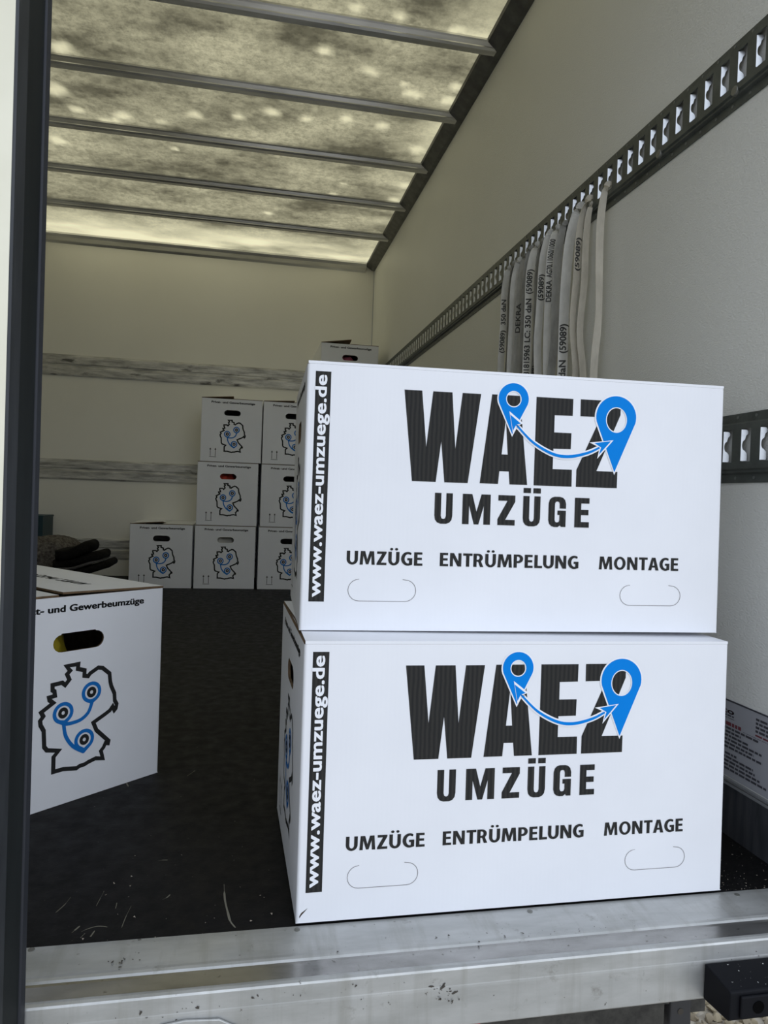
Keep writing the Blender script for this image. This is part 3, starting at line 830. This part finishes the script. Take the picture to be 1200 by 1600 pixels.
def box_body(torn=False):
    mb = MB(); r = .0045; H = BH - .005; T = BT
    # long sides
    if torn:
        lo = [[(r, 0), (BL - r, 0), (BL - r, H), (r, H)], [(r + .0004, .0105), (.0075, .0150), (.0165, .0215), (.0125, .0165), (.0080, .0118), (r + .0004, .0070)]]
        vs, fs = fill2d(lo); mb.add([(x, 0, z) for x, z in vs], fs)
    else:
        mb.add([(r, 0, 0), (BL - r, 0, 0), (BL - r, 0, H), (r, 0, H)], [(0, 1, 2, 3)])
    mb.add([(r, BW, 0), (BL - r, BW, 0), (BL - r, BW, H), (r, BW, H)], [(3, 2, 1, 0)])
    hv, hf = fill2d([[(r, 0), (BW - r, 0), (BW - r, H), (r, H)], HANDLE])
    for x, xi in ((0, T), (BL, BL - T)):
        mb.add([(x, BW - u, z) for u, z in hv], hf)
        mb.add([(xi, BW - u, z) for u, z in hv], hf, 1)
        n = len(HANDLE)
        mb.add([(x, BW - u, z) for u, z in HANDLE] + [(xi, BW - u, z) for u, z in HANDLE], [(i, (i + 1) % n, n + (i + 1) % n, n + i) for i in range(n)], 1)
    # rounded vertical creases
    for cx, cy, a0 in ((r, r, pi), (BL - r, r, 1.5 * pi), (BL - r, BW - r, 0), (r, BW - r, .5 * pi)):
        ap = arc(cx, cy, r, r, a0, a0 + pi / 2, 4)
        mb.add([(x, y, 0) for x, y in ap] + [(x, y, H) for x, y in ap], [(i, i + 1, 6 + i, 5 + i) for i in range(4)])
    # bottom and inner lining of the long sides
    mb.add([(0, 0, 0), (BL, 0, 0), (BL, BW, 0), (0, BW, 0)], [(3, 2, 1, 0)])
    for y in (T, BW - T):
        mb.add([(T, y, .003), (BL - T, y, .003), (BL - T, y, H), (T, y, H)], [(0, 1, 2, 3)], 1)
    mb.add([(T, T, .003), (BL - T, T, .003), (BL - T, BW - T, .003), (T, BW - T, .003)], [(0, 1, 2, 3)], 1)
    # cut rim at the top
    for a_, b_ in (((0, 0), (BL, T)), ((0, BW - T), (BL, BW)), ((0, T), (T, BW - T)), ((BL - T, T), (BL, BW - T))):
        mb.add([(a_[0], a_[1], H), (b_[0], a_[1], H), (b_[0], b_[1], H), (a_[0], b_[1], H)], [(0, 1, 2, 3)], 1)
    return mb


def flap(side, tilt, reach, lift=0.0):
    """closing flap hinged on one side; brown where the board is cut"""
    H = BH - .0048; T = .0042
    mb = MB(); e = .0015
    if side in ('near', 'far'):
        a = [(e, 0), (BL - e, 0), (BL - e - .004, reach), (e + .004, reach)]
    else:
        a = [(.006, 0), (BW - .006, 0), (BW - .012, reach), (.012, reach)]
        H -= .0046
    ct, s_ = cos(tilt), sin(tilt)
    def P(p, d, t_):
        d2, z2 = d * ct - t_ * s_, d * s_ + t_ * ct
        if side == 'near': return (p, d2, H + z2)
        if side == 'far': return (p, BW - d2, H + z2 + lift * max(0, 1 - p / .20) * d / reach)
        if side == 'left': return (T + d2, p, H + z2)
        return (BL - T - d2, p, H + z2)
    if lift:
        xs_ = [e, .07, .14, .20, BL - e]
        vs = []
        for x_ in xs_:
            vs += [P(x_, 0, 0), P(x_, reach, 0), P(x_, reach, T), P(x_, 0, T)]
        for i in range(4):
            o = 4 * i
            mb.add(vs[o:o + 8], [(3, 7, 6, 2), (0, 4, 7, 3)], 0)
            mb.add(vs[o:o + 8], [(0, 1, 5, 4), (1, 2, 6, 5)], 1)
        mb.add(vs[:4], [(0, 3, 2, 1)], 1); mb.add(vs[-4:], [(0, 1, 2, 3)], 1)
        return mb
    vs = [P(p, d, 0) for p, d in a] + [P(p, d, T) for p, d in a]
    mb.add(vs, [(4, 5, 6, 7), (0, 1, 5, 4)], 0)
    mb.add(vs, [(3, 2, 1, 0), (1, 2, 6, 5), (2, 3, 7, 6), (3, 0, 4, 7)], 1)
    return mb


def moving_box(label, group, loc, rz, deform=None, long_print=False, end_print=True, tilt=(.0, .0), torn=False, reach=(.52, .475), flap_text=None, lift=0.0):
    root = empty('moving_box', loc, rz)
    df = deform or (lambda p: p)
    def place(mb, name, mats, cut=False):
        mb.v = [df(Vector(p)) for p in mb.v]
        return mb.build(name, mats, root, fix=False)
    place(box_body(torn), 'body', ['white_board', 'brown_board'])
    place(flap('left', -.12, .17), 'end_flap', ['white_board', 'brown_board'])
    place(flap('right', -.01, .17), 'end_flap', ['white_board', 'brown_board'])
    place(flap('far', tilt[1], BW * reach[1], lift), 'top_flap', ['white_board', 'brown_board'])
    nf = place(flap('near', tilt[0], BW * reach[0]), 'top_flap', ['white_board', 'brown_board'])
    for key, fn, use in (('end', H_END, end_print), ('long', H_LONG, long_print)):
        if not use: continue
        for name, m, off, vs, fs in PR[key]:
            mobj(name, [df(Vector(fn(p[0], p[1], off + (p[2] if len(p) > 2 else 0)))) for p in vs], fs, m, root)
    if flap_text:
        tv, fs = text2d('WAEZ UMZÜGE', .10, .36, .060, .085, .03)
        ct, s_ = cos(tilt[0]), sin(tilt[0])
        vs = []
        for x, y in tv:      # readable from the far side of the box
            d = BW * .5 - y
            vs.append((x, d * ct - .0046 * s_, BH - .0048 + d * s_ + .0046 * ct))
        mobj('flap_print', vs, fs, 'black_ink', nf)
    return tag(root, label, 'box', group)


def copy_tree(src, loc, rz, label, group, swap=None):
    r = src.copy(); COL.objects.link(r); r.location = loc; r.rotation_euler = (0, 0, rz)
    r['label'] = label; r['group'] = group
    for ch in src.children:
        c = ch.copy(); COL.objects.link(c); c.parent = r
        for gch in ch.children:
            d = gch.copy(); COL.objects.link(d); d.parent = c
    return r


def hexdeform(q, splay=0.0):
    """q: world corners of the front face BL, BR, TR, TL (local to the box root) -> smooth bilinear warp"""
    c = [Vector(p) for p in q]
    def f(p):
        u, v_ = p.x / BL, p.z / BH
        base = c[0] * (1 - u) * (1 - v_) + c[1] * u * (1 - v_) + c[2] * u * v_ + c[3] * (1 - u) * v_
        return base + Vector((-splay * p.y / BW * (1 - u), p.y, 0))
    return f


def world_to_local(pts, loc, rz):
    m = Matrix.Rotation(-rz, 3, 'Z')
    return [m @ (Vector(p) - Vector(loc)) for p in pts]


# the two big boxes in front
lo_loc, lo_rz = (.0936, 1.0162 + .003, .0), -.0013
lo = world_to_local([(.0936, 1.0180, .0055), (.7794, 1.0175, .0055), (.7733, 1.0175, .4100), (.0927, 1.0180, .4130)], lo_loc, lo_rz)
moving_box('large white moving box at the bottom of the front stack, standing on the floor edge', 'big printed boxes at the loading edge', lo_loc, lo_rz, hexdeform(lo, .009), True, True, torn=True)
up_loc, up_rz = (.0904, 1.0935, .4136), -.0596
uq = world_to_local([(.0904, 1.0935, .4140), (.7781, 1.0525, .4172), (.7719, 1.0529, .8247), (.0901, 1.0935, .8257)], up_loc, up_rz)
moving_box('large white moving box on top of the front stack, covering the back boxes', 'big printed boxes at the loading edge', up_loc, up_rz, hexdeform(uq, .011), True, True)

# the turned box behind the closed door
nA = .7316
nb = moving_box('white moving box turned at an angle beside the closed left door', 'printed boxes standing in the cargo hold', (-.1636, 1.6287, .0005), pi / 2 + nA, tilt=(.018, -.004), flap_text=True, reach=(.58, .40))

# boxes at the back wall
YF = 4.7633
GB = 'stacked boxes at the back wall'
closed = None
def far(x, row, label, tilt=None):
    global closed
    loc = (x + BW * .985, YF, row * (BH + .0004) + .0005)
    if tilt is not None or closed is None:
        b = moving_box(label, GB, loc, pi / 2, lift=(tilt or (0, 0))[1], reach=(.5, .52))
        b.scale = (1, .985, 1)
        if tilt is None: closed = b
        return b
    return copy_tree(closed, loc, pi / 2, label, GB)
C1, C2, C3, C4 = -.6963, -.2962, .1096, .4785
far(C1, 0, 'white moving box standing single on the floor, leftmost of the back stack', (0, .015))
far(C2, 0, 'white moving box with pale contents, on the floor right of the single back box')
far(C2 + .004, 1, 'white moving box with red contents, middle of the three-high column')
far(C2 + .018, 2, 'white moving box with raised flap, topmost of the column left of the big front boxes', (0, .016))
far(C3, 0, 'half hidden white moving box on the floor, behind the lower big front box')
far(C3 + .005, 1, 'half hidden white moving box, middle one behind the left edge of the upper big box')
far(C3 + .006, 2, 'half hidden white moving box, topmost one behind the left edge of the upper big box', (0, .011))
for k in range(3):
    far(C4 + .034 + .001 * (k % 2), k, ['white moving box hidden at the floor below the highest back box', 'white moving box hidden second from the floor below the highest back box', 'white moving box hidden directly below the highest back box'][k])
far(C4, 3, 'highest white moving box of the back stack with pink contents, above the front boxes', (0, .030))


# things that show through the handle holes
def lump(name, mat, c, r, label, cat, seed=0, amp=.25, n=14, ex=.8):
    rd = random.Random(seed)
    vs, fs = [], []
    for j in range(n + 1):
        th = pi * j / n - pi / 2
        for i in range(2 * n):
            ph = pi * i / n
            s = lambda q: math.copysign(abs(q) ** ex, q)
            d = Vector((s(cos(th)) * s(cos(ph)), s(cos(th)) * s(sin(ph)), s(sin(th))))
            k = 1 + amp * mnoise.fractal(d * 1.7 + Vector((seed * 3.1, 0, 0)), 1, 2, 4)
            vs.append((r[0] * d.x * k, r[1] * d.y * k, max(-r[2], r[2] * d.z * k)))
    for j in range(n):
        for i in range(2 * n):
            a_ = j * 2 * n + i; b_ = j * 2 * n + (i + 1) % (2 * n)
            fs.append((a_, b_, b_ + 2 * n, a_ + 2 * n))
    o = mobj(name, vs, fs, mat, smooth=True)
    o.location = c
    return tag(o, label, cat)


def inside(x, row, u, depth=.06):
    return (x + u, YF + .30, row * BH)
lump('cloth_bundle', 'red_cloth', (C2 + .155, YF + .12, BH + .185), (.10, .10, .17), 'red cloth bundle seen through the handle hole of the middle box', 'cloth', 2)
lump('cloth_bundle', 'pink_cloth', (C4 + .165, YF + .12, 3 * BH + .185), (.09, .09, .172), 'pink cloth bundle seen through the handle hole of the highest back box', 'cloth', 5)
lump('cloth_bundle', 'pale_cloth', (C2 + .165, YF + .12, .182), (.09, .09, .17), 'pale cloth bundle seen through the handle hole of the bottom box', 'cloth', 9)
ca, sa = cos(nA), sin(nA)
yb_c = Vector((-.1636, 1.6287, 0)) + Vector((-ca, -sa, 0)) * .212 + Vector((-sa, ca, 0)) * .13
lump('cloth_bundle', 'yellow_cloth', (yb_c.x, yb_c.y, .175), (.065, .065, .165), 'yellow cloth seen through the handle hole of the turned box', 'cloth', 4)

# ================================================================ STRAPS ON THE UPPER RAIL
def strap(y, label, mat, hang, ang, bow=.03, dx=0.0, dy=0.0, width=.0235, text=None, tz=None, seed=0, zb=.30, sway=.006):
    """flat webbing pushed through a slot: standing in the slot, it turns and hangs down"""
    rd = random.Random(seed)
    xs = XW - .0125
    zt = 1.466 + hang
    bow *= .42
    pts = [(XW - .007, y, zt, 0.0), (xs - .003, y, zt, .05), (xs - .006 - bow * .25, y - .001, zt - .008, .2), (xs - .010 - bow * .6 + dx * .2, y + dy * .2, zt - .040, .55), (xs - .012 - bow + dx * .5, y + dy * .5, zt - .11, .9),
           (xs - .012 - bow + dx, y + dy, zt - .22, 1.0)]
    z = zt - .22; k = 0
    while z > zb:
        z -= .13; k += 1
        pts.append((xs - .012 - bow + dx + rd.uniform(-1, 1) * sway * .5, y + dy + rd.uniform(-1, 1) * sway, z, 1.0 + rd.uniform(-.25, .25)))
    P = smoothline([(a_, b_, c_) for a_, b_, c_, _ in pts], 5)
    Tw = smoothline([(p[3], 0, 0) for p in pts], 5)
    vs, fs, cs, ws = [], [], [], []
    flat = Vector((cos(ang), sin(ang), 0))
    th = .0007
    for i, p in enumerate(P):
        s_ = min(1, max(0, Tw[i].x)); extra = Tw[i].x - 1 if Tw[i].x > .9 else 0
        fl_ = Vector((cos(ang + extra), sin(ang + extra), 0))
        w = (Vector((0, 0, 1)) * (1 - s_) + fl_ * s_)
        w = (w if w.length > 1e-3 else fl_).normalized()
        tg = (P[min(i + 1, len(P) - 1)] - P[max(i - 1, 0)]).normalized()
        w = (w - tg * w.dot(tg)).normalized()
        nn = tg.cross(w).normalized()
        cs.append(p); ws.append((w, nn))
        h = width / 2 * (.38 + .62 * min(1, i / 18))
        vs += [p - w * h - nn * th, p + w * h - nn * th, p + w * h + nn * th, p - w * h + nn * th]
    for i in range(len(P) - 1):
        o = 4 * i
        for k in range(4):
            fs.append((o + k, o + (k + 1) % 4, o + 4 + (k + 1) % 4, o + 4 + k))
    fs += [(3, 2, 1, 0), tuple(len(vs) - 4 + k for k in range(4))]
    ob = mobj('lashing_strap', vs, fs, mat)
    tag(ob, label, 'strap', 'webbing straps hanging from the upper rail')
    if text:
        for body, z0, z1 in text:      # reads upwards, along the strap
            tv, tf = text2d(body, 0, z1 - z0, -.30, .36, .03)
            out = []
            for x, yv in tv:
                zz = z0 + x
                j = min(range(len(cs) - 1), key=lambda q: abs((cs[q].z + cs[q + 1].z) / 2 - zz) if q > 9 else 9)
                a_, b_ = cs[j], cs[j + 1]
                f_ = (zz - a_.z) / (b_.z - a_.z)
                c = a_.lerp(b_, f_); w, nn = ws[j][0].lerp(ws[j + 1][0], f_), ws[j][1].lerp(ws[j + 1][1], f_)
                side = -1 if nn.dot(c - Vector((0, 0, CAM_Z))) > 0 else 1
                # upward reading: glyph up-direction points to the viewer's left
                leftv = w if w.dot(rt) < 0 else -w
                out.append(c + leftv * (yv * width) + nn * side * (th + .0004))
            mobj('strap_print', out, tf, 'webbing_ink', ob)
    return ob


FA = -.40      # ribbon edge direction that shows the broad side towards the opening
SL = 1.2390
sy = lambda k: SL + .0508 * k
LB = 'webbing strap on the upper rail, '
strap(sy(24), 'leftmost grey webbing strap on the upper rail, with faded print', 'webbing_grey', .002, FA + .2, .018, seed=1, text=[('(59089)', 1.16, 1.24), ('350 daN', 1.26, 1.35)])
strap(sy(23), 'narrow edge-on webbing strap beside the leftmost strap', 'webbing_shaded', .004, FA + 1.1, .016, seed=2)
strap(sy(22), 'plain grey webbing strap, third from the left', 'webbing_grey', .0, FA + .35, .030, seed=3)
strap(sy(21), 'shade-coloured webbing strap, fourth from the left', 'webbing_shaded', -.004, FA - .2, .014, seed=4, dy=.012, text=[('DEKRA', 1.20, 1.30)])
strap(sy(20), 'slack grey webbing strap left of the strap with the long number', 'webbing_shaded', .006, FA + .5, .024, seed=5)
strap(sy(19), 'webbing strap printed with a long number and 350 daN', 'webbing_grey', .0, FA, .038, seed=6, width=.026, text=[('(59089)', 1.300, 1.380), ('LC: 350 daN', 1.145, 1.285), ('84180481815963', .960, 1.135)])
strap(sy(18), 'thin webbing strap twisted edge-on right of the long number', 'webbing_shaded', -.004, FA + 1.0, .030, seed=7, text=[('(59089)', .98, 1.06)])
strap(sy(17), 'broad pale webbing strap in the middle, left of the one printed DEKRA', 'webbing_grey', .004, FA + .15, .036, seed=8, dy=.01, text=[('(59089)', 1.255, 1.335)])
strap(sy(16), 'webbing strap with the word DEKRA running upwards', 'webbing_grey', .0, FA - .05, .034, seed=9, text=[('DEKRA', 1.235, 1.300), ('AG70.11060/1000', 1.308, 1.425)])
strap(sy(15), 'crumpled webbing strap with smudges right of the DEKRA strap', 'webbing_shaded', -.006, FA + .1, .022, seed=10, dy=.012, sway=.010)
strap(sy(14) - .004, 'thin edge-on webbing strap right of the crumpled strap', 'webbing_shaded', -.004, FA + .95, .016, seed=11)
strap(sy(13), 'broadest pale webbing strap with a number in brackets near the box top', 'webbing_grey', .006, FA, .042, seed=12, dy=.030, width=.0275, text=[('daN', .985, 1.035), ('(59089)', 1.055, 1.140)])
strap(sy(12), 'creamy slack webbing strap bulging out, third from the right', 'webbing_cream', .006, FA + .75, .044, seed=13, dy=.012, sway=.014, text=[('(59089)', 1.27, 1.36)])
strap(sy(12) - .010, 'creamy doubled webbing strap, second from the right', 'webbing_cream', -.016, FA + .2, .012, seed=14, width=.018, sway=.012)
strap(sy(10), 'rightmost creamy webbing strap hanging apart from the others', 'webbing_cream', .0, FA + .6, .030, seed=15, dy=-.006, sway=.004)

# ================================================================ BLANKETS AT THE BACK LEFT
def fold(name, path, th, y0, y1, mat, label, seed=0, th_end=None):
    """thick folded cloth: rounded outline around a path in XZ, carried along y with soft wrinkles"""
    P = [Vector(p) for p in smoothline(path, 5)]
    n = len(P); L, R = [], []
    for i, p in enumerate(P):
        d = (P[min(i + 1, n - 1)] - P[max(i - 1, 0)]).normalized(); nn = Vector((-d.y, d.x))
        w = th / 2 if th_end is None else (th + (th_end - th) * i / (n - 1)) / 2
        L.append(p + nn * w); R.append(p - nn * w)
    d = (P[-1] - P[-2]).normalized(); w = (L[-1] - R[-1]).length / 2; a0 = math.atan2(d.y, d.x)
    cap = [P[-1] + Vector((cos(a0 + t_), sin(a0 + t_))) * w for t_ in [pi / 2 - pi * k / 8 for k in range(1, 8)]]
    loop = L + cap + list(reversed(R))
    m, ns = len(loop), 14
    vs, fs = [], []
    for j in range(ns + 1):
        s_ = j / ns; y = y0 + (y1 - y0) * s_
        sc = 1 - .35 * (abs(2 * s_ - 1) ** 6)
        ce = sum(loop, Vector((0, 0))) / m
        for p in loop:
            q = ce + (p - ce) * sc
            nz = mnoise.noise(Vector((q.x * 9, y * 7, q.y * 9 + seed)))
            vs.append((q.x + .012 * nz, y, max(.0006, q.y + .010 * nz)))
    for j in range(ns):
        for i in range(m):
            fs.append((j * m + i, j * m + (i + 1) % m, (j + 1) * m + (i + 1) % m, (j + 1) * m + i))
    fs += [tuple(reversed(range(m))), tuple(range(ns * m, ns * m + m))]
    return tag(mobj(name, vs, fs, mat, smooth=True), label, 'blanket')


fold('moving_blanket', [(-1.05, .052), (-.90, .052), (-.76, .052)], .100, 4.24, 4.58, 'felt_black', 'black folded blanket lying flat on the floor under the others')
fold('moving_blanket', [(-1.05, .128), (-.98, .132), (-.88, .148), (-.742, .194)], .046, 4.23, 4.57, 'felt_black', 'black folded blanket with the lowest rounded fold, under the grey lining', 3, .042)
fold('moving_blanket', [(-1.04, .160), (-.98, .165), (-.89, .182), (-.775, .222)], .013, 4.225, 4.565, 'felt_lining', 'grey blanket lining showing between two black folds', 4, .020)
fold('moving_blanket', [(-1.03, .190), (-.98, .195), (-.90, .210), (-.780, .245)], .044, 4.22, 4.56, 'felt_black', 'black folded blanket in the middle of the pile above the grey lining', 5, .050)
fold('moving_blanket', [(-1.02, .240), (-.97, .246), (-.91, .262), (-.855, .288)], .054, 4.20, 4.54, 'felt_black', 'black folded blanket on top with a high rounded end', 6, .068)
lump('fleece_blanket', 'fleece_grey', (-1.17, 4.80, .162), (.185, .19, .160), 'fluffy grey brown blanket bundled behind the black pile', 'blanket', 8, .16, 22, .7)
cr = tag(empty('plastic_crate', (-1.31, 5.23, 0)), 'dark teal plastic crate behind the blankets, mostly hidden by the door', 'crate')
mb = MB(); mb.box((-.19, -.13, .001), (.014, -.124, .418)); mb.box((-.19, .124, .001), (.014, .13, .418)); mb.box((-.19, -.124, .001), (-.184, .124, .418)); mb.box((.008, -.124, .001), (.014, .124, .418)); mb.box((-.184, -.124, .001), (.008, .124, .006))
mb.build('crate_body', 'teal_plastic', cr)
MB().box((-.196, -.137, .418), (.018, .137, .430)).build('crate_lid', 'teal_plastic', cr, bevel=.003)

# ================================================================ BELOW THE SILL
bu = tag(empty('rubber_bumper', (.664, .8945, -.024)), 'black rubber bumper block bolted under the right end of the sill', 'bumper')
mb = MB().prism([(0, -.0505), (-.052, -.0455), (-.0555, -.042), (-.0555, -.006), (-.053, -.0035), (0, -.0)], YZ, 0, .27)
mb.build('block', 'black_rubber', bu, bevel=.003)
MB().box((.014, -.0600, -.0400), (.256, -.0560, -.0090)).build('front_ridge', 'black_rubber', bu, bevel=.003)
for bx in (.040, .14, .235):
    MB().cyl((bx, -.0602, -.0245), (0, -1, 0), .0085, .0006, 18).build('bolt_hole', 'hole_black', bu)
mb = MB(); rb = random.Random(5)
for i in range(60):
    c = Vector((rb.uniform(.008, .26), -rb.random() ** .8 * .050 - .001, 0)); c.z = .0002 + c.y * .066
    s_ = .0003 + rb.random() ** 4 * .0013
    p = [c + Vector((rb.uniform(-s_, s_) * 1.5, rb.uniform(-s_, s_), rb.random() * s_ * 1.5)) for _ in range(5)]
    mb.add(p, [(0, 1, 2), (0, 2, 3), (0, 3, 4), (1, 2, 4), (0, 1, 4), (2, 3, 4)])
tag(mb.build('grit', 'grit_white', bu), kind='stuff')
ub = tag(empty('underrun_beam', (.52, 1.10, -.23)), 'dark dirty steel beam below the sill', 'beam')
MB().box((-.30, 0, -.044), (.222, .05, -.003)).build('web', 'chassis_steel', ub)
MB().box((-.30, -.008, .0), (.226, .07, .035)).build('flange', 'chassis_steel', ub)
MB().cyl((-.10, -.0006, -.026), (0, -1, 0), .009, .006, 12).build('bolt', 'dirt', ub)
br = tag(empty('beam_bracket', (.752, 1.095, -.23)), 'dark grey upright bracket at the end of the steel beam', 'bracket')
MB().prism([(0, .04), (.036, .04), (.052, -.30), (-.006, -.30)], XZ, 0, .03).build('plate', 'bracket_paint', br, bevel=.003)
MB().cyl((.018, -.0004, -.018), (0, -1, 0), .0055, .0006, 14).build('hole', 'dirt', br)
gp = tag(empty('side_plate', (.80, 1.12, -.23)), 'grey steel plate hanging between the bracket and the rubber bumper', 'plate')
MB().prism([(-.02, .05), (.036, .05), (.036, -.042), (.008, -.042)], XZ, 0, .012).build('plate', 'chassis_steel', gp)
MB().prism([(-.014, .02), (.004, .02), (.004, -.03)], XZ, -.006, -.0005).build('gusset', 'bracket_paint', gp)
rl = tag(empty('red_reflector', (.372, 1.09, -.25)), 'red reflector strip just below the sill', 'reflector')
MB().box((-.034, 0, -.03), (.034, .012, .026)).build('lens', 'red_plastic', rl, bevel=.003)
MB().box((-.036, .0125, -.032), (.036, .018, .028)).build('holder', 'black_rubber', rl)

# ================================================================ GROUND
ZG = -1.05
ground = tag(MB().box((-40, -40, ZG - .1), (40, 40, ZG)).build('ground', 'gravel_ground'), kind='structure')
rg = random.Random(21)
protos = []
for k in range(9):
    bm = bmesh.new()
    for i in range(13):
        d = Vector((rg.gauss(0, 1), rg.gauss(0, 1), rg.gauss(0, 1))).normalized()
        bm.verts.new((d.x * rg.uniform(.8, 1.1), d.y * rg.uniform(.6, .9), d.z * rg.uniform(.45, .7)))
    res = bmesh.ops.convex_hull(bm, input=bm.verts)
    junk = [e for e in res['geom_interior'] if isinstance(e, bmesh.types.BMVert)]
    bmesh.ops.delete(bm, geom=junk, context='VERTS')
    me = bpy.data.meshes.new('stone'); bm.to_mesh(me); bm.free()
    me.materials.append(MATS['stone_%d' % (k % 3)])
    protos.append(me)
cand = []
for i in range(66):
    for j in range(84):
        cand.append((.96 + i * .037 + rg.uniform(-.013, .013), .25 + j * .037 + rg.uniform(-.013, .013)))
cand.sort(key=lambda p: (p[0] - 1.58) ** 2 + 1.3 * (p[1] - 2.06) ** 2)
mb = MB()
for k, (x, y) in enumerate(cand):
    me = rg.choice(protos); s = rg.uniform(.018, .031)
    rot = Matrix.Rotation(rg.uniform(0, 2 * pi), 4, 'Z') @ Matrix.Rotation(rg.uniform(-.5, .5), 4, 'X')
    z = ZG + s * rg.uniform(.15, .5)
    if k < 290:
        o = bpy.data.objects.new('stone', me); o.location = (x, y, z); o.rotation_euler = rot.to_euler(); o.scale = (s, s, s); link(o, ground)
    else:
        T_ = Matrix.Translation((x, y, z)) @ rot @ Matrix.Scale(s, 4)
        mb.add([T_ @ v_.co for v_ in me.vertices], [tuple(p.vertices) for p in me.polygons], rg.randrange(3))
tag(mb.build('loose_stones', ['stone_0', 'stone_1', 'stone_2'], ground, fix=False), kind='stuff')
